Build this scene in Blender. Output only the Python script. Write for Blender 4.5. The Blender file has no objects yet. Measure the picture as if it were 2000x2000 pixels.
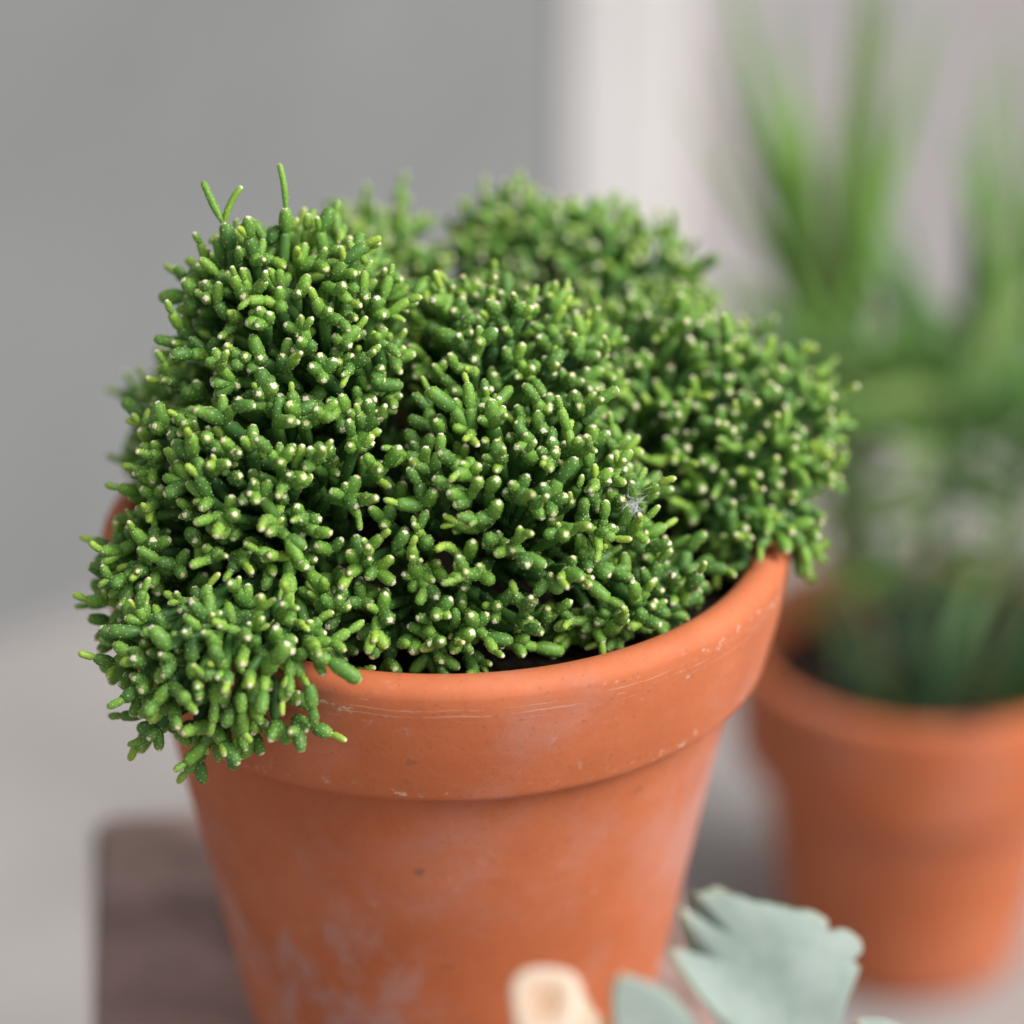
import bpy, math, random
import numpy as np
from mathutils import Vector, Matrix, Quaternion

R = math.radians
random.seed(11)
rng = np.random.default_rng(11)
scene = bpy.context.scene
COL = scene.collection

# ------------------------------------------------------------------ camera
H = 0.19                                   # height of the big pot's rim
PITCH = R(26.3)
cam_d = bpy.data.cameras.new('camera')
cam = bpy.data.objects.new('camera', cam_d)
COL.objects.link(cam)
cam.location = (0.0191, -0.8393, 0.6066)
cam.rotation_euler = (R(90) - PITCH, 0, 0)
cam_d.sensor_width = 36
cam_d.lens = 113.6
cam_d.clip_start = 0.01
cam_d.clip_end = 100
cam_d.dof.use_dof = True
cam_d.dof.focus_distance = 0.862
cam_d.dof.aperture_fstop = 3.3
scene.camera = cam

# ------------------------------------------------------------------ light
SUN_EL, SUN_AZ = R(46), R(64)              # azimuth measured from -y (camera side) towards +x
world = bpy.data.worlds.new('World')
scene.world = world
world.use_nodes = True
wn, wl = world.node_tree.nodes, world.node_tree.links
wn.clear()
sky = wn.new('ShaderNodeTexSky')
sky.sky_type = 'NISHITA'
sky.sun_disc = False
sky.sun_elevation = SUN_EL
sky.sun_rotation = math.pi - SUN_AZ
sky.dust_density = 4.0
sky.air_density = 1.0
hs = wn.new('ShaderNodeHueSaturation')
hs.inputs['Saturation'].default_value = 0.22
bg = wn.new('ShaderNodeBackground')
bg.inputs['Strength'].default_value = 0.062
wo = wn.new('ShaderNodeOutputWorld')
wl.new(sky.outputs[0], hs.inputs['Color'])
wl.new(hs.outputs[0], bg.inputs['Color'])
wl.new(bg.outputs[0], wo.inputs['Surface'])

sun_d = bpy.data.lights.new('sun', 'SUN')
sun_d.energy = 1.5
sun_d.angle = R(34)
sun_d.color = (1.0, 0.965, 0.93)
sun = bpy.data.objects.new('sun', sun_d)
COL.objects.link(sun)
sdir = Vector((math.sin(SUN_AZ) * math.cos(SUN_EL), -math.cos(SUN_AZ) * math.cos(SUN_EL), math.sin(SUN_EL)))
sun.rotation_euler = sdir.to_track_quat('Z', 'Y').to_euler()
sun.location = sdir * 3

scene.view_settings.view_transform = 'Standard'
scene.view_settings.look = 'None'
scene.view_settings.gamma = 1
scene.view_settings.exposure = 1.2
scene.view_settings.use_curve_mapping = False


# ------------------------------------------------------------------ helpers
def tag(o, label, cat, group=None):
    o['label'] = label
    o['category'] = cat
    if group:
        o['group'] = group
    return o


def empty(name, loc):
    o = bpy.data.objects.new(name, None)
    o.empty_display_size = 0.01
    o.location = loc
    COL.objects.link(o)
    return o


def mesh_obj(name, verts, faces, mat, parent=None, smooth=True, loc=None):
    me = bpy.data.meshes.new(name)
    me.from_pydata([tuple(v) for v in verts], [], faces)
    me.update()
    if smooth:
        me.polygons.foreach_set('use_smooth', [True] * len(me.polygons))
    for m in (mat if isinstance(mat, (list, tuple)) else [mat]):
        me.materials.append(m)
    o = bpy.data.objects.new(name, me)
    COL.objects.link(o)
    if parent:
        o.parent = parent
    if loc is not None:
        o.location = loc
    return o


def lathe(profile, n=128):
    v, f = [], []
    for (r, z) in profile:
        for i in range(n):
            a = 2 * math.pi * i / n
            v.append((r * math.cos(a), r * math.sin(a), z))
    for k in range(len(profile) - 1):
        for i in range(n):
            j = (i + 1) % n
            f.append((k * n + i, k * n + j, (k + 1) * n + j, (k + 1) * n + i))
    return v, f


def arc(cx, cz, r, a0, a1, n=6):
    return [(cx + r * math.cos(R(a0 + (a1 - a0) * i / n)), cz + r * math.sin(R(a0 + (a1 - a0) * i / n))) for i in range(n + 1)]


class NT:
    """small node-tree helper"""
    def __init__(self, name):
        self.m = bpy.data.materials.new(name)
        self.m.use_nodes = True
        self.t = self.m.node_tree
        self.n = self.t.nodes
        self.b = self.n['Principled BSDF']
        self.tc = self.n.new('ShaderNodeTexCoord')

    def link(self, a, b):
        self.t.links.new(a, b)

    def val(self, x, sock):
        if isinstance(x, (int, float)):
            sock.default_value = x
        elif isinstance(x, tuple):
            sock.default_value = x if len(x) == len(sock.default_value) else (*x, 1)
        else:
            self.link(x, sock)

    def math(self, op, a, b=0.0, clamp=False):
        n = self.n.new('ShaderNodeMath')
        n.operation = op
        n.use_clamp = clamp
        self.val(a, n.inputs[0])
        self.val(b, n.inputs[1])
        return n.outputs[0]

    def mapping(self, scale=(1, 1, 1), loc=(0, 0, 0), src=None):
        n = self.n.new('ShaderNodeMapping')
        n.inputs['Scale'].default_value = scale
        n.inputs['Location'].default_value = loc
        self.link(src or self.tc.outputs['Object'], n.inputs['Vector'])
        return n.outputs[0]

    def noise(self, scale, detail=4, rough=0.55, vec=None, dist=0.0):
        n = self.n.new('ShaderNodeTexNoise')
        n.inputs['Scale'].default_value = scale
        n.inputs['Detail'].default_value = detail
        n.inputs['Roughness'].default_value = rough
        n.inputs['Distortion'].default_value = dist
        self.link(vec if vec is not None else self.tc.outputs['Object'], n.inputs['Vector'])
        return n.outputs['Fac']

    def step(self, x, lo, hi, a=0.0, b=1.0):
        n = self.n.new('ShaderNodeMapRange')
        n.interpolation_type = 'SMOOTHSTEP'
        self.val(x, n.inputs[0])
        n.inputs[1].default_value = lo
        n.inputs[2].default_value = hi
        n.inputs[3].default_value = a
        n.inputs[4].default_value = b
        return n.outputs[0]

    def mix(self, fac, a, b):
        n = self.n.new('ShaderNodeMix')
        n.data_type = 'RGBA'
        self.val(fac, n.inputs[0])
        self.val(a, n.inputs[6])
        self.val(b, n.inputs[7])
        return n.outputs[2]

    def attr(self, name):
        n = self.n.new('ShaderNodeAttribute')
        n.attribute_name = name
        return n

    def bump(self, h, strength, dist):
        n = self.n.new('ShaderNodeBump')
        n.inputs['Strength'].default_value = strength
        n.inputs['Distance'].default_value = dist
        self.link(h, n.inputs['Height'])
        self.link(n.outputs[0], self.b.inputs['Normal'])

    def sep(self):
        n = self.n.new('ShaderNodeSeparateXYZ')
        self.link(self.tc.outputs['Object'], n.inputs[0])
        return n.outputs

    def out(self, col, rough=0.6, spec=0.5):
        self.val(col, self.b.inputs['Base Color'])
        self.val(rough, self.b.inputs['Roughness'])
        self.b.inputs['Specular IOR Level'].default_value = spec
        return self.m


# ------------------------------------------------------------------ materials
def mat_terracotta(name, rim_z=None, fade=1.0):
    t = NT(name)
    base = t.mix(t.step(t.noise(22, 5, 0.6), 0.3, 0.7), (0.470, 0.122, 0.042), (0.560, 0.162, 0.065))
    base = t.mix(t.math('MULTIPLY', t.step(t.noise(260, 3, 0.6), 0.5, 0.75), 0.18), base, (0.36, 0.10, 0.04))
    # pale lime bloom, cloudy, with torn edges
    cl = t.noise(24, 8, 0.66, t.mapping((1, 1, 1.1), (0.11, 0.27, 0.43)), 0.15)
    bloom = t.math('MULTIPLY', t.step(cl, 0.50, 0.76), 0.34 * fade)
    col = t.mix(bloom, base, (0.47, 0.27, 0.245))
    if rim_z is not None:                   # lime washed down one flank of the pot
        dn = t.n.new('ShaderNodeVectorMath')
        dn.operation = 'DISTANCE'
        t.link(t.tc.outputs['Object'], dn.inputs[0])
        dn.inputs[1].default_value = (-0.040, -0.055, -0.118)
        fl = t.math('MULTIPLY', t.step(dn.outputs['Value'], 0.018, 0.062, 1.0, 0.0), t.step(t.noise(42, 8, 0.68, t.mapping((1, 1, 0.8), (5, 2, 1)), 0.3), 0.44, 0.62))
        col = t.mix(t.math('MULTIPLY', fl, 0.62), col, (0.48, 0.31, 0.29))
        d2 = t.n.new('ShaderNodeVectorMath')
        d2.operation = 'DISTANCE'
        t.link(t.tc.outputs['Object'], d2.inputs[0])
        d2.inputs[1].default_value = (0.072, -0.022, -0.085)
        f2 = t.math('MULTIPLY', t.step(d2.outputs['Value'], 0.012, 0.050, 1.0, 0.0), t.step(t.noise(36, 7, 0.65, t.mapping((1, 1, 0.5), (1, 7, 3)), 0.3), 0.34, 0.62))
        col = t.mix(t.math('MULTIPLY', f2, 0.5), col, (0.50, 0.31, 0.29))
    sc = t.noise(120, 6, 0.72, t.mapping((1, 1, 0.8), (1.3, 0, 0)), 0.3)
    col = t.mix(t.math('MULTIPLY', t.step(sc, 0.60, 0.74), 0.30 * fade), col, (0.62, 0.40, 0.33))
    col = t.mix(t.step(t.noise(800, 2, 0.5), 0.62, 0.72, 0.0, 0.35), col, (0.22, 0.07, 0.03))
    # small dark marks
    dk = t.noise(70, 3, 0.5, t.mapping((1, 1, 1), (4.2, 1.1, 2.0)))
    col = t.mix(t.math('MULTIPLY', t.step(dk, 0.70, 0.77), 0.55), col, (0.16, 0.075, 0.05))
    if rim_z is not None:
        x, y, z = t.sep()
        wob = t.math('MULTIPLY', t.math('SUBTRACT', t.noise(60, 4, 0.6, t.mapping((1, 1, 0.1))), 0.5), 0.0022)
        zz = t.math('ADD', z, wob)
        for k, (dz, w) in enumerate(((-0.0074, 0.00009), (-0.0093, 0.00012), (-0.0112, 0.00006))):
            d = t.math('ABSOLUTE', t.math('SUBTRACT', zz, rim_z + dz))
            line = t.step(d, w, w * 2.4, 1.0, 0.0)
            brk = t.step(t.noise(55, 5, 0.7, t.mapping((1, 1, 4), (k * 3.1, 2, 0))), 0.46, 0.60)
            col = t.mix(t.math('MULTIPLY', t.math('MULTIPLY', line, brk), 0.42), col, (0.66, 0.47, 0.39))
        # crusty chips under the lip and along the collar's lower edge
        band = t.math('MAXIMUM',
                      t.step(t.math('ABSOLUTE', t.math('SUBTRACT', z, rim_z - 0.0085)), 0.001, 0.007, 1.0, 0.0),
                      t.step(t.math('ABSOLUTE', t.math('SUBTRACT', z, rim_z - 0.0375)), 0.001, 0.006, 1.0, 0.0))
        ch = t.noise(210, 4, 0.65, t.mapping((1, 1, 1.5), (7, 3, 1)))
        reg = t.step(t.noise(18, 2, 0.5, t.mapping((1, 1, 1), (2, 9, 4))), 0.42, 0.6)
        chips = t.math('MULTIPLY', t.math('MULTIPLY', t.step(ch, 0.59, 0.68), band), reg)
        col = t.mix(t.math('MULTIPLY', chips, 0.85), col, (0.66, 0.50, 0.40))
    h = t.math('ADD', t.noise(420, 5, 0.65), t.math('MULTIPLY', t.noise(35, 3, 0.5, t.mapping((1, 1, 6))), 1.2))
    t.bump(h, 0.22, 0.0006)
    return t.out(col, t.step(t.noise(30, 4), 0.3, 0.7, 0.62, 0.82), 0.42)


M_POT = mat_terracotta('terracotta', 0.0)
M_POT2 = mat_terracotta('terracotta_plain', None, 0.9)


def mat_soil():
    t = NT('soil')
    c = t.mix(t.step(t.noise(300, 4), 0.35, 0.7), (0.012, 0.009, 0.007), (0.05, 0.036, 0.026))
    t.bump(t.noise(350, 4), 0.8, 0.003)
    return t.out(c, 0.95, 0.2)


def mat_green():
    t = NT('cactus_skin')
    age = t.attr('age').outputs['Fac']
    n = t.n.new('ShaderNodeObjectInfo')
    pos = t.n.new('ShaderNodeNewGeometry').outputs['Position']
    v = t.noise(70, 2, 0.5, pos)
    a = t.math('ADD', age, t.math('MULTIPLY', t.math('SUBTRACT', v, 0.5), 0.55), True)
    ramp = t.n.new('ShaderNodeValToRGB')
    e = ramp.color_ramp.elements
    e[0].position, e[0].color = 0.0, (0.026, 0.085, 0.020, 1)
    e[1].position, e[1].color = 1.0, (0.300, 0.460, 0.045, 1)
    k = e.new(0.35); k.color = (0.082, 0.205, 0.030, 1)
    k = e.new(0.68); k.color = (0.165, 0.340, 0.036, 1)
    t.link(a, ramp.inputs[0])
    fine = t.noise(900, 2, 0.5, pos)
    col = t.mix(t.step(fine, 0.35, 0.7, 0.0, 0.12), ramp.outputs[0], (0.15, 0.30, 0.10))
    t.bump(fine, 0.12, 0.0003)
    t.b.inputs['Subsurface Weight'].default_value = 0.0
    return t.out(col, 0.46, 0.30)


def mat_areole():
    t = NT('areole_wool')
    pos = t.n.new('ShaderNodeNewGeometry').outputs['Position']
    c = t.mix(t.step(t.noise(160, 3, 0.5, pos), 0.38, 0.62), (0.62, 0.57, 0.32), (0.78, 0.68, 0.56))
    return t.out(c, 0.9, 0.2)


M_SOIL, M_GREEN, M_DOT = mat_soil(), mat_green(), mat_areole()
M_SPOT = NT('areole_spot').out((0.60, 0.56, 0.28), 0.85, 0.2)


def mat_ground():
    t = NT('concrete')
    c = t.mix(t.step(t.noise(9, 5, 0.6), 0.3, 0.7), (0.275, 0.258, 0.250), (0.325, 0.308, 0.302))
    c = t.mix(t.step(t.noise(160, 4, 0.7), 0.5, 0.8, 0, 0.35), c, (0.25, 0.24, 0.23))
    t.bump(t.noise(200, 5, 0.6), 0.4, 0.002)
    return t.out(c, 0.85, 0.3)


def mat_slab():
    t = NT('weathered_paver')
    c = t.mix(t.step(t.noise(17, 6, 0.65, None, 0.8), 0.36, 0.64), (0.180, 0.122, 0.108), (0.400, 0.280, 0.252))
    c = t.mix(t.step(t.noise(40, 4, 0.6, t.mapping((1, 1, 1), (3, 1, 0))), 0.58, 0.75, 0, 0.6), c, (0.38, 0.28, 0.265))
    c = t.mix(t.step(t.noise(210, 3, 0.6), 0.56, 0.75, 0, 0.6), c, (0.05, 0.035, 0.035))
    t.bump(t.noise(160, 5, 0.65), 0.7, 0.002)
    return t.out(c, 0.85, 0.3)


def mat_wall(name, a, b, rough=0.7, scale=5):
    t = NT(name)
    c = t.mix(t.step(t.noise(scale, 4, 0.55), 0.3, 0.7), a, b)
    t.bump(t.noise(180, 4, 0.6), 0.15, 0.001)
    return t.out(c, rough, 0.35)


# ------------------------------------------------------------------ setting
G = -0.253                                  # floor level; the top of the block the cactus stands on is z = 0
g = mesh_obj('ground', [(-6, -4, G), (6, -4, G), (6, 8, G), (-6, 8, G)], [(0, 1, 2, 3)], mat_ground(), smooth=False)
g['kind'] = 'structure'


def box(x0, x1, y0, y1, z0, z1, bev=0.0):
    import bmesh
    bm = bmesh.new()
    bmesh.ops.create_cube(bm, size=1)
    for v in bm.verts:
        v.co = Vector((x0 + (v.co.x + .5) * (x1 - x0), y0 + (v.co.y + .5) * (y1 - y0), z0 + (v.co.z + .5) * (z1 - z0)))
    if bev:
        bmesh.ops.bevel(bm, geom=list(bm.edges), offset=bev, segments=3, affect='EDGES')
    bm.verts.index_update()
    v = [tuple(p.co) for p in bm.verts]
    f = [[p.index for p in q.verts] for q in bm.faces]
    bm.free()
    return v, f


v, f = box(-0.1130, 0.088, -0.34, 0.160, G, 0.0, 0.004)
slab = mesh_obj('stone_block', v, f, mat_slab(), smooth=False)
slab.rotation_euler = (0, 0, R(6.5))
tag(slab, 'purplish brown weathered block under the large cactus pot', 'block')

# grey panel on the left, running back to the right, then a white post and the pale wall behind
M_PANEL = mat_wall('grey_paint', (0.172, 0.181, 0.183), (0.212, 0.220, 0.222), 0.6, 3)
yaw = R(42)
P0 = Vector((-0.264, 0.742, 0))
dirp = Vector((math.cos(yaw), math.sin(yaw), 0))
nrm = Vector((math.sin(yaw), -math.cos(yaw), 0))
L0, L1 = -2.6, 0.420
v, f = box(L0, L1, 0, 0.04, G, 2.3)
panel = mesh_obj('wall', v, f, M_PANEL, smooth=False)
panel.location = P0
panel.rotation_euler = (0, 0, yaw)
tag(panel, 'smooth mid grey painted wall behind the cactus on the left', 'wall')
pc = P0 + dirp * L1
v, f = box(0.0, 0.0745, 0.008, 0.07, G, 2.3, 0.006)
post = mesh_obj('door_post', v, f, mat_wall('white_paint', (0.73, 0.715, 0.70), (0.79, 0.775, 0.765), 0.5, 6), smooth=False)
post.location = pc + Vector((0.001, 0, 0))
tag(post, 'white painted upright post between the grey wall and the pale wall', 'post')
v, f = box(0.0, 3.2, 0.0, 0.06, G, 2.3)
bw = mesh_obj('wall', v, f, mat_wall('pale_render', (0.43, 0.425, 0.44), (0.46, 0.415, 0.41), 0.85, 4), smooth=False)
bw.location = (pc.x + 0.0765, pc.y + 0.05, 0)
tag(bw, 'pale pinkish grey wall behind the tall leafy plant on the right', 'wall')


# ------------------------------------------------------------------ pots
def make_pot(loc, r_top, r_col, r_body, r_base, h, h_col, wall, m, soil_drop, label):
    root = empty('terracotta_pot', loc)
    tag(root, label, 'flower pot')
    lip = min(wall * 0.48, 0.0055)
    zc = -h_col
    prof = []
    prof += [(r_body - 0.002, zc + 0.0015)]
    prof += arc(r_col - 0.0042, zc + 0.0042, 0.0042, -90, -5, 6)
    n = 8
    for i in range(1, n):
        s = i / n
        prof.append((r_col + (r_top - r_col) * s + 0.0006 * math.sin(s * math.pi), zc + 0.0035 + (h_col - 0.0035 - lip) * s))
    prof += arc(r_top - lip, -lip, lip, 8, 90, 6)
    prof += arc(r_top - wall + lip, -lip, lip, 92, 178, 6)
    prof += [(r_top - wall, -lip - 0.01), (r_top - wall - 0.004, zc), (r_top - wall - 0.006, zc - 0.01)]
    v, f = lathe(prof, 160)
    mesh_obj('rim', v, f, m, root, loc=(0, 0, h))
    prof = [(r_body - wall * 0.7, zc + 0.004), (r_body - 0.0006, zc + 0.003)]
    for i in range(13):
        s = i / 12
        prof.append((r_body + (r_base - r_body) * s, zc + 0.001 + (-h + 0.003 - zc - 0.001) * s))
    prof += [(r_base - 0.003, -h), (0.008, -h), (0.008, -h + wall), (r_base - wall, -h + wall)]
    v, f = lathe(prof, 160)
    mesh_obj('body', v, f, m, root, loc=(0, 0, h))
    # soil, gently lumpy
    rs = r_top - wall - 0.0015
    v, f = [(0, 0, 0)], []
    N, K = 48, 8
    for k in range(1, K + 1):
        for i in range(N):
            a = 2 * math.pi * i / N
            v.append((rs * k / K * math.cos(a), rs * k / K * math.sin(a), random.uniform(-1, 1) * 0.0015 * (k < K)))
    for i in range(N):
        j = (i + 1) % N
        f.append((0, 1 + i, 1 + j))
        for k in range(K - 1):
            f.append((1 + k * N + i, 1 + (k + 1) * N + i, 1 + (k + 1) * N + j, 1 + k * N + j))
    mesh_obj('soil', v, f, M_SOIL, root, loc=(0, 0, h - soil_drop))
    return root


make_pot((0, 0, 0), 0.1, 0.0945, 0.0868, 0.058, H, 0.0405, 0.011, M_POT, 0.014,
         'large terracotta pot with scuffed collar holding the round cactus clump')

POT2 = Vector((0.2040, 0.4425, G))
H2, R2 = 0.1628, 0.0844
make_pot(POT2, R2, 0.0822, 0.0722, 0.0540, H2, 0.0558, 0.0093, M_POT2, 0.0266,
         'smaller clean terracotta pot on the floor holding the tall leafy plant')


# ------------------------------------------------------------------ cactus segments
def seg_mesh(L, Rr, kind, seed, bend, ns=10, nr=9, ndots=24):
    """one jointed stem segment along +Z, its pale areoles and woolly tip; returns arrays"""
    rd = random.Random(seed)
    V, F, MI, AG = [], [], [], []
    ph = rd.uniform(0, 6.28)

    def centre(t):
        s = t * L
        if abs(bend) < 1e-3:
            return Vector((0, 0, s)), Vector((0, 0, 1))
        k = bend / L
        return Vector(((1 - math.cos(k * s)) / k, 0, math.sin(k * s) / k)), Vector((math.sin(k * s), 0, math.cos(k * s)))

    def rad(t):
        if kind == 'young':
            b = 0.60 + 0.40 * min(1, t / 0.3)
        else:
            b = 0.60 + 0.40 * math.sin(min(1, t / 0.36) * math.pi / 2)
        cap = 1 - 0.95 * Rr / L
        top = 1.0
        if t > cap:
            u = (t - cap) / (1 - cap)
            top = math.sqrt(max(0.0, 1 - u * u))
        taper = 1 - 0.16 * max(0, t - 0.4) / 0.6
        return Rr * b * top * taper * (1 + 0.03 * math.sin(t * 9 + ph))

    a0 = {'stem': 0.06, 'mature': 0.30, 'mid': 0.48, 'young': 0.74}[kind]
    a1 = {'stem': 0.20, 'mature': 0.52, 'mid': 0.66, 'young': 0.92}[kind]
    da = rd.uniform(-0.20, 0.16)
    cap = 1 - 0.95 * Rr / L
    ts = [cap * i / (nr - 4) for i in range(nr - 3)] + [cap + (1 - cap) * u for u in (0.45, 0.75, 0.91)]
    frames = []
    for t in ts:
        c, d = centre(t)
        x = Vector((0, 1, 0)).cross(d).normalized()
        y = Vector((0, 1, 0))
        frames.append((c, d, x, y))
        rr = rad(t)
        for i in range(ns):
            an = 2 * math.pi * i / ns
            V.append(c + (x * math.cos(an) + y * math.sin(an)) * rr)
            AG.append(a0 + (a1 - a0) * t + da)
    for k in range(len(ts) - 1):
        for i in range(ns):
            j = (i + 1) % ns
            F.append((k * ns + i, k * ns + j, (k + 1) * ns + j, (k + 1) * ns + i))
            MI.append(0)
    # tip
    c, d = centre(1.0)
    V.append(c + d * 0.00004)
    AG.append(a1)
    tip = len(V) - 1
    b = (len(ts) - 1) * ns
    woolly = rd.random() < 0.92 and kind != 'stem'
    for i in range(ns):
        F.append((b + i, b + (i + 1) % ns, tip))
        MI.append(1 if woolly else 0)

    def dot(p, n, r, hgt, mi=1):
        x = n.orthogonal().normalized()
        y = n.cross(x)
        o = len(V)
        for q in range(5):
            an = 2 * math.pi * q / 5 + ph
            V.append(p + (x * math.cos(an) + y * math.sin(an)) * r - n * 0.00007)
            AG.append(0.5)
        V.append(p + n * hgt)
        AG.append(0.5)
        for q in range(5):
            F.append((o + q, o + (q + 1) % 5, o + 5))
            MI.append(mi)

    for i in range(ndots):
        if kind == 'young':
            t = 0.10 + 0.86 * (i + 0.5) / ndots
        else:
            t = 0.07 + 0.88 * ((i + 0.5) / ndots) ** 0.85
        t = min(0.965, t + rd.uniform(-0.02, 0.02))
        an = i * 2.39996 + ph + rd.uniform(-0.15, 0.15)
        c, d = centre(t)
        x = Vector((0, 1, 0)).cross(d).normalized()
        y = Vector((0, 1, 0))
        n = x * math.cos(an) + y * math.sin(an)
        if t > cap:
            n = (n + d * (t - cap) / (1 - cap) * 1.3).normalized()
            nn = x * math.cos(an) + y * math.sin(an)
        else:
            nn = n
        rs = rd.uniform(0.75, 1.2) * (0.00019 if kind != 'young' else 0.00018)
        dot(c + nn * rad(t), n, rs, 0.00013, 2)
    if woolly:
        c, d = centre(0.99)
        x = Vector((0, 1, 0)).cross(d).normalized()
        y = Vector((0, 1, 0))
        for q in range(rd.randint(4, 7)):
            an = q * 1.3 + ph
            off = (x * math.cos(an) + y * math.sin(an)) * Rr * rd.uniform(0.12, 0.36)
            dot(c + off - d * off.length * 0.25, (d + off / Rr * 0.8).normalized(), rd.uniform(0.00034, 0.0005), 0.0003)
    return V, F, MI, AG


VAR = {}


def add_var(kind, n, Lr, Rr, br, look=None, **kw):
    VAR[kind] = []
    for i in range(n):
        L = random.uniform(*Lr)
        r = random.uniform(*Rr)
        b = random.uniform(*br)
        V, F, MI, AG = seg_mesh(L, r, look or kind, i * 17 + len(kind) * 101, b, **kw)
        me = bpy.data.meshes.new('stem_segment')
        me.from_pydata([tuple(q) for q in V], [], F)
        me.materials.append(M_GREEN)
        me.materials.append(M_DOT)
        me.materials.append(M_SPOT)
        me.polygons.foreach_set('material_index', MI)
        me.polygons.foreach_set('use_smooth', [True] * len(F))
        at = me.attributes.new('age', 'FLOAT', 'POINT')
        at.data.foreach_set('value', AG)
        me.update()
        # direction and place of the far end
        if abs(b) < 1e-3:
            end, ed = Vector((0, 0, L)), Vector((0, 0, 1))
        else:
            k = b / L
            end = Vector(((1 - math.cos(b)) / k, 0, math.sin(b) / k))
            ed = Vector((math.sin(b), 0, math.cos(b)))
        VAR[kind].append(dict(me=me, L=L, r=r, end=end, ed=ed, V=np.array([tuple(q) for q in V]), F=F, MI=MI, AG=AG))


add_var('mature', 20, (0.0054, 0.0084), (0.00168, 0.00210), (0.0, 0.5), ns=9, nr=8, ndots=22)
add_var('mid', 16, (0.0045, 0.0070), (0.00138, 0.0017), (0.0, 0.5), ns=9, nr=8, ndots=22)
add_var('young', 12, (0.0031, 0.0052), (0.00092, 0.0012), (0.0, 0.6), ns=8, nr=7, ndots=18)
add_var('sprout', 4, (0.0115, 0.0140), (0.00095, 0.00110), (0.2, 0.7), look='young', ns=8, nr=9, ndots=26)
add_var('stem', 8, (0.0095, 0.0130), (0.0016, 0.0020), (0.0, 0.35), ns=8, nr=6, ndots=8)

SEGS = []            # (kind, variant index, matrix, start, end, scale)
GRID = {}
CELL = 0.004


def near(p, dmin, skip):
    c = (int(math.floor(p.x / CELL)), int(math.floor(p.y / CELL)), int(math.floor(p.z / CELL)))
    for i in (-1, 0, 1):
        for j in (-1, 0, 1):
            for k in (-1, 0, 1):
                for q, own in GRID.get((c[0] + i, c[1] + j, c[2] + k), ()):
                    if own not in skip and (q - p).length < dmin:
                        return True
    return False


def put(p, own):
    c = (int(math.floor(p.x / CELL)), int(math.floor(p.y / CELL)), int(math.floor(p.z / CELL)))
    GRID.setdefault(c, []).append((p, own))


def in_pot(p, mrg=0.0016):
    r = math.hypot(p.x, p.y)
    if p.z < -0.012:
        ro = 0.1 - 0.0055 * min(1, max(0, -p.z / 0.0405)) if p.z > -0.042 else 0.0868 + (p.z + 0.04) * 0.19
        return r < ro + mrg
    if p.z < mrg:
        return 0.0885 - mrg < r < 0.1 + mrg
    return False


def place(kind, p, d, own, skip=(), check=0.0034, scale=None, vi=None, roll=None):
    """adds one segment from p along d; returns end point and end direction, or None"""
    vs = VAR[kind]
    vi = random.randrange(len(vs)) if vi is None else vi
    va = vs[vi]
    s = random.uniform(0.9, 1.1) if scale is None else scale
    q = d.to_track_quat('Z', 'Y') @ Quaternion((0, 0, 1), random.uniform(0, 6.283) if roll is None else roll)
    e = p + (q @ va['end']) * s
    mid = p.lerp(e, 0.55)
    if check:
        if near(mid, check, skip) or near(p.lerp(e, 0.92), check * 0.92, skip):
            return None
        if near(p.lerp(e, 0.92), va['r'] * s * 1.55, ()):
            return None
    if in_pot(e) or in_pot(mid):
        return None
    put(mid, own)
    put(p.lerp(e, 0.92), own)
    SEGS.append((kind, vi, Matrix.Translation(p) @ q.to_matrix().to_4x4() @ Matrix.Scale(s, 4), p, e, s * va['r']))
    return e, (q @ va['ed'])


def tilt(d, ang, az):
    x = d.orthogonal().normalized()
    y = d.cross(x)
    return (d * math.cos(ang) + (x * math.cos(az) + y * math.sin(az)) * math.sin(ang)).normalized()


def rvec():
    return Vector(rng.normal(size=3)).normalized()


# lobes of the clump, in metres from the middle of the rim: centre, radii, droop
LOBES = [
    ((0.000, 0.005, -0.004), (0.080, 0.078, 0.062), 0.0, 'core'),
    ((-0.039, -0.022, 0.058), (0.037, 0.036, 0.040), 0.0, 'peak'),
    ((-0.047, -0.021, 0.075), (0.028, 0.025, 0.025), 0.0, 'peak_top'),
    ((-0.046, -0.040, 0.029), (0.042, 0.042, 0.043), 0.0, 'left'),
    ((0.016, -0.042, 0.024), (0.044, 0.042, 0.040), 0.0, 'centre'),
    ((0.012, -0.012, 0.050), (0.037, 0.036, 0.028), 0.0, 'saddle'),
    ((-0.014, -0.067, 0.006), (0.050, 0.026, 0.021), 0.1, 'front_low'),
    ((-0.008, -0.056, 0.020), (0.036, 0.026, 0.022), 0.0, 'front_fill'),
    ((0.045, -0.048, 0.002), (0.029, 0.027, 0.018), 0.0, 'front_right_low'),
    ((-0.055, -0.083, -0.004), (0.035, 0.026, 0.029), 0.6, 'spill'),
    ((-0.073, -0.050, 0.006), (0.025, 0.032, 0.027), 0.45, 'spill_side'),
    ((0.090, -0.008, 0.002), (0.022, 0.026, 0.020), 0.4, 'right_spill'),
    ((0.076, 0.020, 0.014), (0.042, 0.044, 0.037), 0.05, 'right'),
    ((0.062, 0.024, 0.024), (0.034, 0.036, 0.034), 0.0, 'right_mid'),
    ((0.050, 0.082, 0.026), (0.034, 0.032, 0.038), 0.0, 'back_right'),
    ((0.020, 0.090, 0.029), (0.031, 0.032, 0.038), 0.0, 'back_mid'),
    ((-0.028, 0.076, 0.030), (0.038, 0.034, 0.035), 0.0, 'back_left'),
    ((-0.066, 0.020, 0.010), (0.030, 0.044, 0.036), 0.1, 'left_far'),
]
LB = [(Vector(c), Vector(r), dr, nm) for c, r, dr, nm in LOBES]


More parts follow.
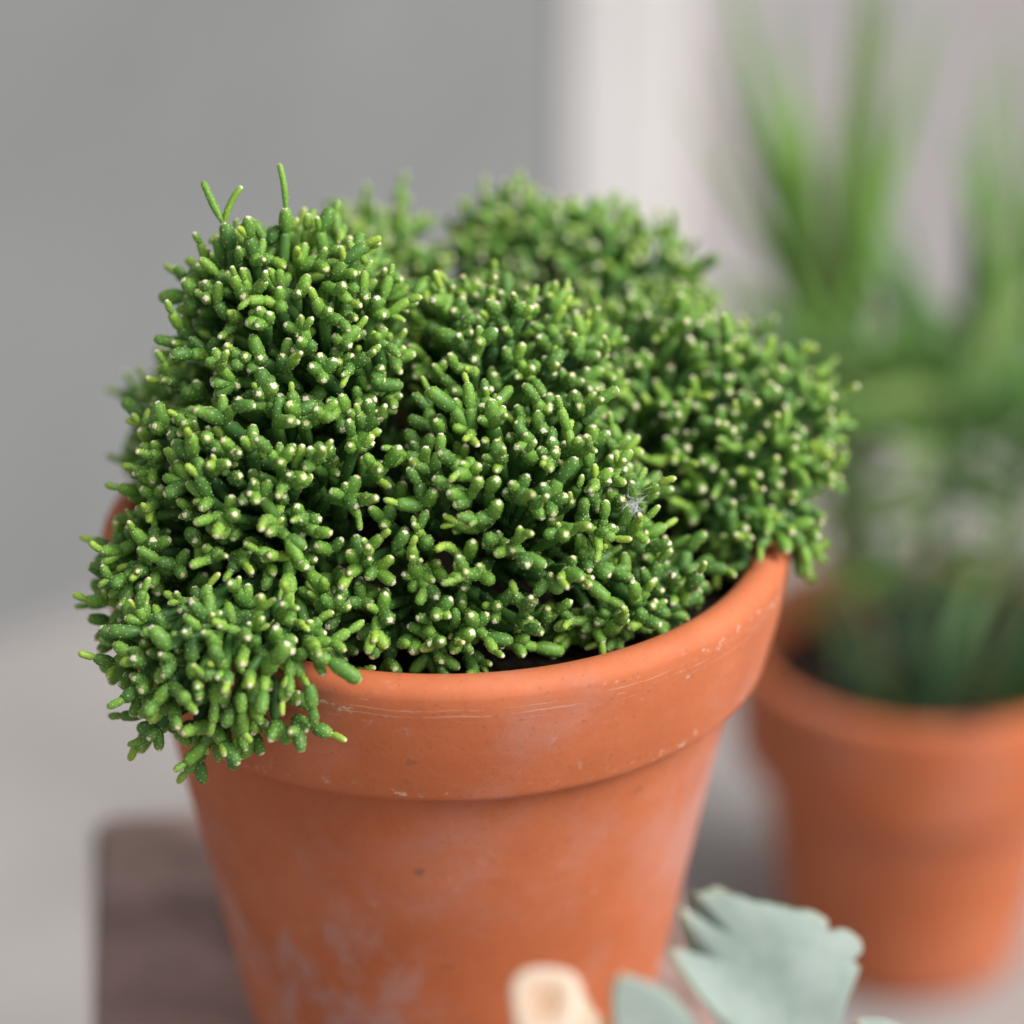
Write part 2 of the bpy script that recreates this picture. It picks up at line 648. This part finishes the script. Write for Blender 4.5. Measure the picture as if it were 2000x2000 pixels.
def inside(p, sc, skip=-1):
    for i, (c, r, _, _) in enumerate(LB):
        if i == skip:
            continue
        q = p - c
        if (q.x / r.x) ** 2 + (q.y / r.y) ** 2 + (q.z / r.z) ** 2 < sc * sc:
            return True
    return False


def cluster(p, d, root, own, rich=1.0):
    joint = p - d * random.uniform(0.0068, 0.0112)
    k = random.choice((2, 3, 3, 4, 4, 5))
    az0 = random.uniform(0, 6.28)
    got = 0
    for i in range(k):
        an = random.uniform(0.36, 0.95) if k > 1 else 0.1
        dd = tilt(d, an, az0 + i * 6.283 / k + random.uniform(-0.4, 0.4))
        kind = random.choices(('mature', 'mid', 'young'), (0.70, 0.25, 0.05))[0]
        r = place(kind, joint, dd, own, (own,))
        if not r:
            continue
        got += 1
        e, ed = r
        u = random.random()
        if u < 0.38 * rich and kind != 'young':
            m = random.choice((1, 1, 2, 2, 3))
            a1 = random.uniform(0, 6.28)
            for j in range(m):
                kk = random.choices(('young', 'mid', 'mature'), (0.42, 0.42, 0.16))[0]
                d2 = tilt(ed, random.uniform(0.15, 0.85) if m > 1 else random.uniform(0, 0.45), a1 + j * 6.283 / m)
                r2 = place(kk, e - ed * 0.0006, d2, own, (own,))
                if r2 and kk != 'young' and random.random() < 0.35:
                    place('young', r2[0] - r2[1] * 0.0004, tilt(r2[1], random.uniform(0.1, 0.6), random.uniform(0, 6.28)), own, (own,))
    if random.random() < 0.5:
        r = place(random.choice(('mature', 'mid')), joint, tilt(d, random.uniform(0, 0.2), random.uniform(0, 6.28)), own, (own,))
        if r:
            got += 1
    if got == 0:
        return 0
    # supporting stems back towards the middle of the lobe
    q = joint.copy()
    back = (root - q)
    n = min(4, int(back.length / 0.0105))
    for i in range(n):
        dd = ((root - q).normalized() + rvec() * 0.35).normalized()
        e = q + dd * 0.0115
        if in_pot(e):
            break
        vi = random.randrange(len(VAR['stem']))
        s = 0.0118 / VAR['stem'][vi]['L']
        s = max(0.85, min(1.2, s))
        en = VAR['stem'][vi]['end'] * s
        # stems grow from e outwards to q
        dq = (q - e).normalized().to_track_quat('Z', 'Y') @ Quaternion((0, 0, 1), random.uniform(0, 6.28))
        st = q - dq @ en
        SEGS.append(('stem', vi, Matrix.Translation(st) @ dq.to_matrix().to_4x4() @ Matrix.Scale(s, 4), st, q.copy(), 0.0017 * s))
        q = st
    return got


OWN = [0]


def seed_lobes(tries, spacing, shrink, rich):
    pts = []
    order = list(range(len(LB)))
    for _ in range(tries):
        i = random.choice(order)
        c, r, droop, nm = LB[i]
        u = rvec()
        p = c + Vector((u.x * r.x, u.y * r.y, u.z * r.z)) * (shrink * random.uniform(0.96, 1.05))
        if p.z < -0.038:
            continue
        rr = math.hypot(p.x, p.y)
        if (p.z < 0.003 and 0.086 < rr < 0.107) or (p.z < -0.010 and rr < 0.107):
            continue
        if inside(p, 0.95 * shrink, i):
            continue
        if any((p - q).length < spacing for q in pts):
            continue
        n = Vector((u.x / r.x, u.y / r.y, u.z / r.z)).normalized()
        d = (n * 0.9 + Vector((0, 0, 0.30 - 0.85 * droop)) + rvec() * 0.30).normalized()
        root = c.lerp(Vector((0, 0, 0.004)), 0.30) - Vector((0, 0, 0.3 * r.z * (droop < 0.2)))
        if droop > 0.3:
            root = Vector((c.x * 0.80, c.y * 0.80, 0.012))
        OWN[0] += 1
        cluster(p, d, root, OWN[0], rich)
        pts.append(p)
    return len(pts)


# hand-placed shoots that break the outline: chains of (kind, direction, scale)
def shoot(p, steps):
    OWN[0] += 1
    own = OWN[0]
    p = Vector(p)
    ends = []
    for kind, d, s, vi in steps:
        r = place(kind, p, Vector(d).normalized(), own, (own,), 0, s, vi)
        if r:
            p = r[0] - r[1] * 0.0005
            ends.append(p.copy())
    return ends


ends = shoot((-0.0560, -0.0245, 0.0825), [('stem', (-0.05, 0.15, 1), 1.0, 1), ('mature', (-0.1, 0.2, 1), 1.2, 0), ('sprout', (-0.55, 0.35, 0.85), 1.15, 0)])
shoot(ends[1], [('sprout', (0.15, 0.3, 1), 0.9, 2)])
shoot((-0.0430, -0.0235, 0.0850), [('stem', (-0.05, 0.15, 1), 1.0, 3), ('mature', (0, 0.2, 1), 1.0, 3), ('sprout', (0.02, 0.3, 1), 0.95, 1)])
shoot((-0.0560, -0.0260, 0.0830), [('mature', (-0.8, 0.0, 0.7), 1.1, 4), ('mid', (-0.6, 0, 0.8), 1.0, 2)])
shoot((-0.0580, -0.1010, 0.0020), [('mid', (-0.15, -0.3, -1), 1.1, 1), ('mid', (-0.1, -0.1, -1), 1.0, 3), ('young', (-0.3, -0.1, -1), 1.1, 5)])
shoot((-0.0520, -0.1030, 0.0000), [('mid', (0.1, -0.3, -1), 1.1, 5), ('mature', (0.05, 0.0, -1), 0.9, 6), ('young', (0.4, -0.1, -1), 1.1, 2)])
shoot((-0.0340, -0.1020, 0.0020), [('mature', (0.2, -0.3, -1), 1.0, 8), ('mid', (0.2, 0.0, -1), 1.0, 7)])
shoot((-0.0330, -0.0985, 0.0090), [('mature', (0.9, -0.25, -0.35), 1.0, 10), ('mature', (0.9, -0.25, -0.5), 1.15, 9)])
shoot((-0.0680, -0.0890, -0.0010), [('mid', (-1, -0.1, 0.1), 1.1, 8), ('mid', (-0.3, -0.3, -1), 1.1, 9), ('mid', (0.9, -0.1, -0.5), 1.1, 10), ('mid', (0.0, -0.2, -1), 0.9, 1)])
shoot((0.0990, 0.0150, 0.0040), [('mature', (1, 0, -0.2), 0.9, 1), ('mature', (0.5, -0.2, -1), 1.0, 2), ('mid', (0.1, -0.2, -1), 1.0, 2)])
shoot((0.0430, -0.0660, -0.0020), [('mature', (0.9, 0.1, 0.35), 1.1, 5), ('mid', (0.8, 0.2, 0.6), 1.0, 6)])

n1 = seed_lobes(14000, 0.0084, 1.0, 1.1)
n2 = seed_lobes(6500, 0.0074, 0.95, 0.6)
n3 = seed_lobes(4500, 0.0092, 0.80, 0.2)

# which segments show largest from the camera: painter's pass into a small id grid
CAMW = Matrix.LocRotScale(cam.location, cam.rotation_euler.to_quaternion(), None).inverted()
NG = 640
FP = NG / 2 / math.tan(math.atan(18 / cam_d.lens))
base_off = Vector((0, 0, H))
samples = []
for i, (kind, vi, M, p, e, r) in enumerate(SEGS):
    for t in (0.1, 0.3, 0.5, 0.7, 0.9):
        c = CAMW @ (p.lerp(e, t) + base_off)
        samples.append((-c.z, i, NG / 2 + c.x / -c.z * FP, NG / 2 - c.y / -c.z * FP, r / -c.z * FP))
samples.sort(reverse=True)
ids = np.full((NG, NG), -1, dtype=np.int32)
for dep, i, x, y, r in samples:
    x0, x1, y0, y1 = int(x - r), int(x + r) + 1, int(y - r), int(y + r) + 1
    if x0 < 0 or y0 < 0 or x1 >= NG or y1 >= NG:
        continue
    ids[y0:y1, x0:x1] = i
cnt = np.bincount(ids[ids >= 0], minlength=len(SEGS))
cnt = np.array([c if SEGS[i][0] != 'stem' else c * 0.7 for i, c in enumerate(cnt)])
big = set(np.argsort(-cnt)[:300].tolist())

plant = empty('mistletoe_cactus', (0, 0, H - 0.014))
tag(plant, 'dense mounded green cactus of small jointed stems with pale dots and woolly tips', 'cactus')
off = Vector((0, 0, 0.014))
TO = Matrix.Translation(off)
AV, AF, AM, AA = [], [], [], []
nv = 0
for i, (kind, vi, M, p, e, r) in enumerate(SEGS):
    va = VAR[kind][vi]
    if i in big:
        o = bpy.data.objects.new('stem_segment', va['me'])
        COL.objects.link(o)
        o.parent = plant
        o.matrix_local = TO @ M
    else:
        m = np.array(TO @ M)
        AV.append(va['V'] @ m[:3, :3].T + m[:3, 3])
        key = 'Fa'
        if key not in va:
            va['Fa'] = np.array([list(q) + [-1] * (4 - len(q)) for q in va['F']])
        fa = va['Fa'].copy()
        fa[fa >= 0] += nv
        AF.append(fa)
        AM.append(va['MI'])
        AA.append(va['AG'])
        nv += len(va['V'])
AV = np.concatenate(AV).astype(np.float32)
AF = np.concatenate(AF)
AM = np.concatenate(AM).astype(np.int32)
AA = np.concatenate(AA).astype(np.float32)
me = bpy.data.meshes.new('stem_mass')
me.vertices.add(len(AV))
me.vertices.foreach_set('co', AV.ravel())
lens = (AF >= 0).sum(1).astype(np.int32)
starts = np.concatenate(([0], np.cumsum(lens)[:-1])).astype(np.int32)
loops = AF[AF >= 0].astype(np.int32)
me.loops.add(len(loops))
me.loops.foreach_set('vertex_index', loops)
me.polygons.add(len(lens))
me.polygons.foreach_set('loop_start', starts)
me.materials.append(M_GREEN)
me.materials.append(M_DOT)
me.materials.append(M_SPOT)
me.polygons.foreach_set('material_index', AM)
me.polygons.foreach_set('use_smooth', np.ones(len(lens), dtype=bool))
at = me.attributes.new('age', 'FLOAT', 'POINT')
at.data.foreach_set('value', AA)
me.update(calc_edges=True)
mass = bpy.data.objects.new('stem_mass', me)
COL.objects.link(mass)
mass.parent = plant
mass['kind'] = 'stuff'

# white cobwebby fluff caught among the stems
tgt = Vector((0.0440, -0.050, 0.0190))
fp = min((SEGS[i][4] for i in big), key=lambda e: (e - tgt).length) + Vector((0.001, -0.0012, 0.0006))
M_WOOL = NT('white_fluff').out((0.82, 0.84, 0.86), 0.95, 0.1)


def tube(path, radii, ns=6, cap=True):
    v, f = [], []
    n = len(path)
    prev = None
    for k in range(n):
        t = (path[min(k + 1, n - 1)] - path[max(k - 1, 0)]).normalized()
        x = (prev - t * prev.dot(t)).normalized() if prev is not None else t.orthogonal().normalized()
        prev = x
        y = t.cross(x)
        for i in range(ns):
            a = 2 * math.pi * i / ns
            v.append(path[k] + (x * math.cos(a) + y * math.sin(a)) * radii[k])
    for k in range(n - 1):
        for i in range(ns):
            j = (i + 1) % ns
            f.append((k * ns + i, k * ns + j, (k + 1) * ns + j, (k + 1) * ns + i))
    if cap:
        f.append(tuple(range(ns))[::-1])
        f.append(tuple(range((n - 1) * ns, n * ns)))
    return v, f


V, F = [], []
for i in range(60):
    a = fp + rvec() * random.uniform(0, 0.0026)
    d1, d2 = rvec(), rvec()
    ln = random.uniform(0.0015, 0.0050)
    path = [a, a + d1 * ln * 0.4, a + d1 * ln * 0.6 + d2 * ln * 0.4, a + d1 * ln * 0.5 + d2 * ln * 0.9]
    v, f = tube(path, [0.00005, 0.00006, 0.00005, 0.00002], 3)
    o = len(V)
    V += v
    F += [tuple(q + o for q in g_) for g_ in f]
mesh_obj('wool_tuft', [q + off for q in V], F, M_WOOL, plant)

# ------------------------------------------------------------------ tall leafy plant in the second pot


def mat_leaf(name, a, b, rough=0.5):
    t = NT(name)
    c = t.mix(t.step(t.noise(60, 3, 0.5, t.mapping((1, 1, 0.3))), 0.3, 0.7), a, b)
    return t.out(c, rough, 0.4)


M_BLADE = [mat_leaf('blade_green', (0.105, 0.260, 0.036), (0.180, 0.360, 0.055)),
           mat_leaf('blade_blue_green', (0.085, 0.200, 0.055), (0.145, 0.285, 0.085)),
           mat_leaf('blade_olive', (0.125, 0.210, 0.055), (0.190, 0.280, 0.085))]
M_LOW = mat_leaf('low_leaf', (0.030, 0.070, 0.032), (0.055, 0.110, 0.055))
M_STEM = mat_leaf('plant_stem', (0.065, 0.130, 0.070), (0.110, 0.170, 0.085))
M_BROWN = mat_leaf('dry_stem', (0.130, 0.090, 0.050), (0.200, 0.140, 0.080))


def blade(parent, a, b, c, w, mat, org):
    """a keeled strap leaf along a quadratic curve"""
    a, b, c = Vector(a), Vector(b), Vector(c)
    V, F = [], []
    N = 14
    side0 = (c - a).cross(Vector((random.uniform(-.3, .3), -1, 0.25))).normalized()
    for k in range(N + 1):
        t = k / N
        p = a * (1 - t) ** 2 + b * 2 * t * (1 - t) + c * t * t
        tg = ((b - a) * (1 - t) + (c - b) * t).normalized()
        sd = (side0 - tg * side0.dot(tg)).normalized()
        nn = sd.cross(tg)
        ww = w * 0.5 * (0.45 + 0.55 * math.sin(min(1, t / 0.35) * math.pi / 2)) * (1 - max(0, (t - 0.35) / 0.65) ** 1.8) + 0.0002
        th = 0.0009 * (1 - 0.6 * t)
        for q in (p - sd * ww + nn * ww * 0.35, p - sd * ww * 0.5 + nn * (ww * 0.10 + th), p + nn * th, p + sd * ww * 0.5 + nn * (ww * 0.10 + th),
                  p + sd * ww + nn * ww * 0.35, p + sd * ww * 0.5 + nn * (ww * 0.10 - th), p - nn * th, p - sd * ww * 0.5 + nn * (ww * 0.10 - th)):
            V.append(q - org)
    for k in range(N):
        for i in range(8):
            j = (i + 1) % 8
            F.append((k * 8 + i, k * 8 + j, k * 8 + 8 + j, k * 8 + 8 + i))
    F.append(tuple(range(8))[::-1])
    F.append(tuple(range(N * 8, N * 8 + 8)))
    return mesh_obj('leaf', V, F, mat, parent)


ORG = Vector((0.160, 0.125, 0.0625))       # the plant's own drawing origin
lp = empty('leafy_plant', POT2 + Vector((0, 0, H2 - 0.0266)))
lp.scale = (1.33, 1.33, 1.33)
tag(lp, 'tall plant with narrow green strap leaves in the smaller pot, right edge', 'plant')


def stem(pts, r0, r1, mat=M_STEM):
    P = [Vector(p) for p in pts]
    path = []
    for k in range(len(P) - 1):
        for q in range(5):
            path.append(P[k].lerp(P[k + 1], q / 5) - ORG)
    path.append(P[-1] - ORG)
    v, f = tube(path, [r0 + (r1 - r0) * i / (len(path) - 1) for i in range(len(path))], 8)
    return mesh_obj('stem', v, f, mat, lp)


TA, TB, TC = (0.164, 0.122, 0.172), (0.125, 0.128, 0.182), (0.196, 0.130, 0.165)
stem([(0.161, 0.120, 0.060), (0.162, 0.118, 0.120), TA], 0.0036, 0.0026)
stem([(0.134, 0.118, 0.060), (0.128, 0.122, 0.120), TB], 0.0022, 0.0016)
stem([(0.180, 0.125, 0.060), (0.190, 0.128, 0.120), TC], 0.0022, 0.0016)
stem([(0.145, 0.130, 0.060), (0.128, 0.150, 0.130), (0.108, 0.165, 0.190)], 0.0013, 0.0008)
stem([(0.150, 0.110, 0.060), (0.140, 0.100, 0.100), (0.118, 0.095, 0.150)], 0.0013, 0.0008, M_BROWN)
stem([(0.175, 0.110, 0.060), (0.182, 0.105, 0.100), (0.190, 0.105, 0.140)], 0.0013, 0.0008, M_BROWN)
for a, b, c, w, m in (
        ((0.126, 0.128, 0.178), (0.110, 0.148, 0.240), (0.088, 0.178, 0.308), 0.0125, 0),
        ((0.126, 0.128, 0.170), (0.112, 0.138, 0.210), (0.106, 0.150, 0.262), 0.0110, 0),
        ((0.128, 0.130, 0.172), (0.132, 0.150, 0.240), (0.138, 0.178, 0.312), 0.0125, 2),
        ((0.128, 0.130, 0.178), (0.134, 0.140, 0.215), (0.130, 0.155, 0.265), 0.0105, 0),
        ((0.124, 0.130, 0.185), (0.098, 0.150, 0.220), (0.074, 0.163, 0.268), 0.0055, 2),
        ((0.155, 0.125, 0.180), (0.143, 0.132, 0.205), (0.135, 0.140, 0.238), 0.0115, 1),
        ((0.162, 0.125, 0.172), (0.145, 0.120, 0.188), (0.116, 0.115, 0.197), 0.0090, 1),
        ((0.166, 0.125, 0.175), (0.178, 0.140, 0.212), (0.178, 0.165, 0.275), 0.0105, 0),
        ((0.166, 0.125, 0.172), (0.185, 0.130, 0.192), (0.198, 0.150, 0.245), 0.0125, 0),
        ((0.162, 0.125, 0.170), (0.158, 0.112, 0.195), (0.152, 0.110, 0.218), 0.0095, 1),
        ((0.162, 0.125, 0.165), (0.140, 0.115, 0.165), (0.118, 0.105, 0.176), 0.0080, 1),
        ((0.168, 0.125, 0.168), (0.185, 0.118, 0.172), (0.205, 0.110, 0.190), 0.0100, 1)):
    for q in range(3):
        j1, j2, j3 = (Vector((random.gauss(0, 1), random.gauss(0, 1), random.gauss(0, 1))) for _ in range(3))
        k_ = 1.0 if q == 0 else random.uniform(0.6, 0.95)
        a_, c_ = Vector(a) + j1 * 0.0025, Vector(c) + j3 * (0.002 if q == 0 else 0.012)
        blade(lp, a_, Vector(b) + j2 * 0.005, a_.lerp(c_, k_), w * (0.62 if q == 0 else 0.42), M_BLADE[m if q == 0 else random.choice((m, 1, 2))], ORG)
for top, n, ln in ((TA, 16, 0.056), (TB, 14, 0.056), (TC, 14, 0.060)):
    t0 = Vector(top)
    for i in range(n):
        az = i * 2.4 + random.uniform(-0.3, 0.3)
        up = random.uniform(0.1, 1.1)
        d = Vector((math.cos(az), math.sin(az) * 0.8, up)).normalized()
        l_ = ln * random.uniform(0.6, 1.15)
        a = t0 - Vector((0, 0, random.uniform(0, 0.022)))
        blade(lp, a, a + d * l_ * 0.55 + Vector((0, 0, 0.008)), a + d * l_ + Vector((0, 0, -0.004)), random.uniform(0.004, 0.0075), M_BLADE[random.choice((0, 1, 1, 2))], ORG)
for i in range(70):                        # low leaves round the foot
    az = i * 2.4
    rr = random.uniform(0.008, 0.040)
    if math.cos(az) * rr < -0.016:
        continue
    a = Vector((ORG.x + rr * math.cos(az), ORG.y + rr * math.sin(az), ORG.z - 0.002))
    d = Vector((math.cos(az) * 0.5 + random.uniform(-.4, .4), math.sin(az) * 0.5 + random.uniform(-.4, .4), random.uniform(0.5, 1.2))).normalized()
    l_ = random.uniform(0.016, 0.050) * random.choice((1, 1, 1, 1.6))
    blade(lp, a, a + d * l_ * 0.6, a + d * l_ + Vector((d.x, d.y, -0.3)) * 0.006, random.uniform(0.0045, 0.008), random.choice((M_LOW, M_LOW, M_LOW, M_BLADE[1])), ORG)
for i in range(22):                        # slim upright blades
    top = Vector(random.choice((TA, TB, TB, TC, TC)))
    a = top - Vector((random.gauss(0, 0.004), random.gauss(0, 0.004), random.uniform(0, 0.03)))
    d = Vector((random.gauss(0, 0.30), random.gauss(0.25, 0.25), 1)).normalized()
    l_ = random.uniform(0.06, 0.135)
    blade(lp, a, a + d * l_ * 0.5, a + d * l_ + Vector((random.gauss(0, 0.01), 0.008, 0)), random.uniform(0.0030, 0.0065), M_BLADE[random.choice((0, 0, 2, 1))], ORG)
for i in range(100):                        # thin leaves up the stems
    lo, hi = random.choice((((0.161, 0.120, 0.07), TA), ((0.134, 0.118, 0.07), TB), ((0.134, 0.118, 0.07), TB), ((0.180, 0.125, 0.07), TC), ((0.145, 0.130, 0.07), (0.108, 0.165, 0.190))))
    a = Vector(lo).lerp(Vector(hi), random.uniform(0.25, 0.95))
    az = i * 2.4
    d = Vector((math.cos(az), math.sin(az), random.uniform(0.0, 0.9))).normalized()
    l_ = random.uniform(0.022, 0.044)
    blade(lp, a, a + d * l_ * 0.6 + Vector((0, 0, 0.004)), a + d * l_ - Vector((0, 0, 0.004)), random.uniform(0.0026, 0.0046), M_BLADE[random.choice((0, 1, 2, 2))], ORG)

# ------------------------------------------------------------------ silvery succulent in front


def mat_silver():
    t = NT('powdery_leaf')
    tip = t.attr('tip').outputs['Fac']
    edge = t.attr('edge').outputs['Fac']
    c = t.mix(t.step(t.noise(90, 4, 0.6), 0.3, 0.7), (0.205, 0.262, 0.228), (0.272, 0.322, 0.294))
    green = t.mix(t.step(t.noise(120, 3), 0.3, 0.7), (0.120, 0.230, 0.090), (0.190, 0.300, 0.130))
    c = t.mix(edge, c, green)
    c = t.mix(tip, c, (0.46, 0.34, 0.19))
    t.bump(t.noise(1500, 3, 0.6), 0.25, 0.0004)
    t.b.inputs['Sheen Weight'].default_value = 0.35
    t.b.inputs['Sheen Roughness'].default_value = 0.5
    return t.out(c, 0.85, 0.2)


M_SILVER = mat_silver()
SB = Vector((0.058, -0.210, 0.0))
succ = empty('silvery_succulent', SB)
tag(succ, 'silvery grey succulent with toothed leaves and a cut stem, front right', 'succulent')


def toothed_leaf(org, yaw_, pitch_, outline, scale, thick, warp=0.004):
    """outline: (x, y, lift, tip) round the leaf in units of scale; a thick leaf with wavy margin"""
    Q = Quaternion((0, 0, 1), yaw_) @ Quaternion((1, 0, 0), pitch_)
    ex, ey, ez = Q @ Vector((1, 0, 0)), Q @ Vector((0, 0, 1)), Q @ Vector((0, -1, 0))
    # smooth the outline a little
    pts = []
    m = len(outline)
    for i in range(m):
        a, b = outline[i], outline[(i + 1) % m]
        for q in range(4):
            t = q / 4
            pts.append(tuple(a[k] + (b[k] - a[k]) * t for k in range(4)))
    for _ in range(1):
        pts = [tuple((pts[i - 1][k] + 2 * pts[i][k] + pts[(i + 1) % len(pts)][k]) / 4 for k in range(4)) for i in range(len(pts))]
    n = len(pts)
    rings = [0.2, 0.42, 0.6, 0.72, 0.82, 0.9, 0.96, 0.985, 1.0]
    V, F, TIP, EDG = [], [], [], []

    def P(x, y, z):
        return Vector(org) + ex * x * scale + ey * y * scale + ez * z - SB

    for sgn in (1, -1):
        V.append(P(0, 0, sgn * thick * 0.5))
        TIP.append(0.0)
        EDG.append(0.0 if sgn > 0 else 1.0)
        for s_ in rings[:-1]:
            prof = math.sqrt(max(0.0, 1 - s_ ** 14)) * 0.5 * thick
            for x, y, lift, tp in pts:
                rr = math.hypot(x, y) * scale * s_
                bow = -1.6 * rr * rr
                wav = warp * 0.25 * math.sin((x * 0.02 + y * 0.013) * s_)
                V.append(P(x * s_, y * s_, lift * s_ ** 10 + bow + wav + sgn * prof))
                TIP.append(tp * max(0.0, (s_ - 0.9) / 0.1))
                EDG.append(0.0 if sgn > 0 and s_ < 0.97 else (0.55 if sgn > 0 else 1.0))
    base = len(V)
    for x, y, lift, tp in pts:
        rr = math.hypot(x, y) * scale
        V.append(P(x, y, lift - 1.6 * rr * rr + warp * 0.25 * math.sin(x * 0.02 + y * 0.013)))
        TIP.append(tp)
        EDG.append(0.8)
    K = len(rings) - 1
    half = 1 + K * n
    for h, sgn in ((0, 1), (half, -1)):
        for i in range(n):
            j = (i + 1) % n
            q = [(h, h + 1 + i, h + 1 + j)]
            for k in range(K - 1):
                q.append((h + 1 + k * n + i, h + 1 + (k + 1) * n + i, h + 1 + (k + 1) * n + j, h + 1 + k * n + j))
            q.append((h + 1 + (K - 1) * n + i, base + i, base + j, h + 1 + (K - 1) * n + j))
            F += q if sgn < 0 else [g_[::-1] for g_ in q]
    o = mesh_obj('leaf', V, F, M_SILVER, succ)
    for nm, arr in (('tip', TIP), ('edge', EDG)):
        at_ = o.data.attributes.new(nm, 'FLOAT', 'POINT')
        at_.data.foreach_set('value', arr)
    md = o.modifiers.new('smooth', 'SUBSURF')
    md.levels = md.render_levels = 1
    return o


U = 1 / 8030
BIG = [(-140, -60, 0.002, 0), (-178, -10, 0.003, 0), (-212, 52, 0.004, 0), (-238, 122, 0.005, .7), (-200, 116, 0.003, 0), (-150, 76, -0.006, 0),
       (-194, 190, 0.004, 1), (-166, 184, 0.001, 0), (-122, 138, -0.006, 0), (-152, 212, 0.002, .7), (-128, 204, 0.001, 0), (-100, 212, 0.000, .5), (-72, 184, 0, 0), (-60, 184, 0, 0), (-40, 166, 0, 0), (-8, 157, 0, 0),
       (2, 150, 0, 0), (30, 139, 0, 0), (40, 130, 0, 0), (85, 119, 0.000, 0), (114, 92, 0.001, 1), (106, 70, -0.001, 0), (150, 68, 0.000, 0), (177, 38, 0.001, .5),
       (172, 15, 0.001, .3), (148, 4, -0.001, 0), (160, -12, 0.000, .5), (142, -28, 0, .3), (104, -70, 0, 0), (58, -180, 0, 0), (48, -300, 0, 0),
       (18, -300, 0, 0), (-20, -190, 0.001, 0), (-86, -126, 0.002, 0)]
SMALL = [(-62, 20, 0.001, 0), (-60, 70, 0.001, .2), (-46, 104, 0.002, 1), (-10, 92, 0, .3), (50, 60, -0.001, .3), (92, 4, 0.001, .5), (118, -60, 0.001, 0),
         (64, -160, 0, 0), (24, -250, 0, 0), (-14, -250, 0, 0), (-50, -150, 0, 0), (-66, -50, 0, 0)]
toothed_leaf((0.0862, -0.1841, 0.1551), R(26), R(-30), BIG, U * 1.04, 0.0038, 0.006)
toothed_leaf((0.0502, -0.2134, 0.1638), R(14), R(-30), SMALL, U * 0.985, 0.0040)
toothed_leaf((0.1116, -0.1780, 0.1296), R(55), R(-40), SMALL, U * 0.9, 0.0040)
# the main stem and the pale cut branch with its brown pith
path = [Vector(p) - SB for p in ((0.058, -0.210, 0.0), (0.059, -0.209, 0.05), (0.062, -0.206, 0.090), (0.068, -0.203, 0.116))]
M_SS = mat_leaf('succulent_stem', (0.36, 0.36, 0.24), (0.46, 0.44, 0.32), 0.8)
v, f = tube(path, [0.008, 0.0078, 0.007, 0.005], 16)
mesh_obj('stem', v, f, M_SS, succ)


def mat_cut():
    t = NT('cut_stem')
    r_ = t.attr('rad').outputs['Fac']
    rp = t.n.new('ShaderNodeValToRGB')
    e = rp.color_ramp.elements
    e[0].position, e[0].color = 0.0, (0.50, 0.30, 0.19, 1)
    e[1].position, e[1].color = 1.0, (0.56, 0.43, 0.31, 1)
    k = e.new(0.22); k.color = (0.57, 0.38, 0.26, 1)
    k = e.new(0.55); k.color = (0.60, 0.43, 0.30, 1)
    k = e.new(0.78); k.color = (0.70, 0.60, 0.49, 1)
    t.link(t.math('ADD', r_, t.math('MULTIPLY', t.math('SUBTRACT', t.noise(240, 4), 0.5), 0.14)), rp.inputs[0])
    t.bump(t.noise(300, 3), 0.4, 0.0006)
    return t.out(rp.outputs[0], 0.75, 0.3)


tipc = Vector((0.0266, -0.2327, 0.1831)) - SB
ax = Vector((-0.12, -0.62, 0.78)).normalized()
sx = Vector((1, 0.05, 0)); sx = (sx - ax * sx.dot(ax)).normalized()
sy = ax.cross(sx)
V, F, RD = [], [], []
NS = 28
ringdef = [(-0.060, 0.0070, 1, 0.018), (-0.040, 0.0082, 1, 0.008), (-0.022, 0.0090, 1, 0.002), (-0.008, 0.0094, 1, 0), (-0.002, 0.0094, 0.98, 0), (0.0, 0.0089, 0.86, 0),
           (0.0002, 0.0076, 0.74, 0), (0.0002, 0.0060, 0.6, 0), (0.0000, 0.0042, 0.42, 0), (-0.0004, 0.0022, 0.2, 0), (-0.0006, 0.0008, 0.0, 0)]
ringdef = [(a_ * 0.93, b_ * 0.84, c_, d_ * 0.5) for a_, b_, c_, d_ in ringdef]
for zz, rr, rd_, sh in ringdef:
    for i in range(NS):
        a = 2 * math.pi * i / NS
        cx, cy = math.cos(a), math.sin(a)
        sq = (abs(cx) ** 3.4 + abs(cy) ** 3.4) ** (-1 / 3.4)
        wob = 1 + 0.03 * math.sin(3 * a + 1) + 0.02 * math.sin(5 * a)
        V.append(tipc + ax * zz + sx * (cx * sq * rr * wob + sh) + sy * cy * sq * rr * wob * 1.08)
        RD.append(rd_)
for k in range(len(ringdef) - 1):
    for i in range(NS):
        j = (i + 1) % NS
        F.append((k * NS + i, k * NS + j, (k + 1) * NS + j, (k + 1) * NS + i))
F.append(tuple(range((len(ringdef) - 1) * NS, len(ringdef) * NS)))
cb = mesh_obj('cut_branch', V, F, mat_cut(), succ)
cb['label'] = 'pale cream cut branch end with brown pith'
at = cb.data.attributes.new('rad', 'FLOAT', 'POINT')
at.data.foreach_set('value', RD)
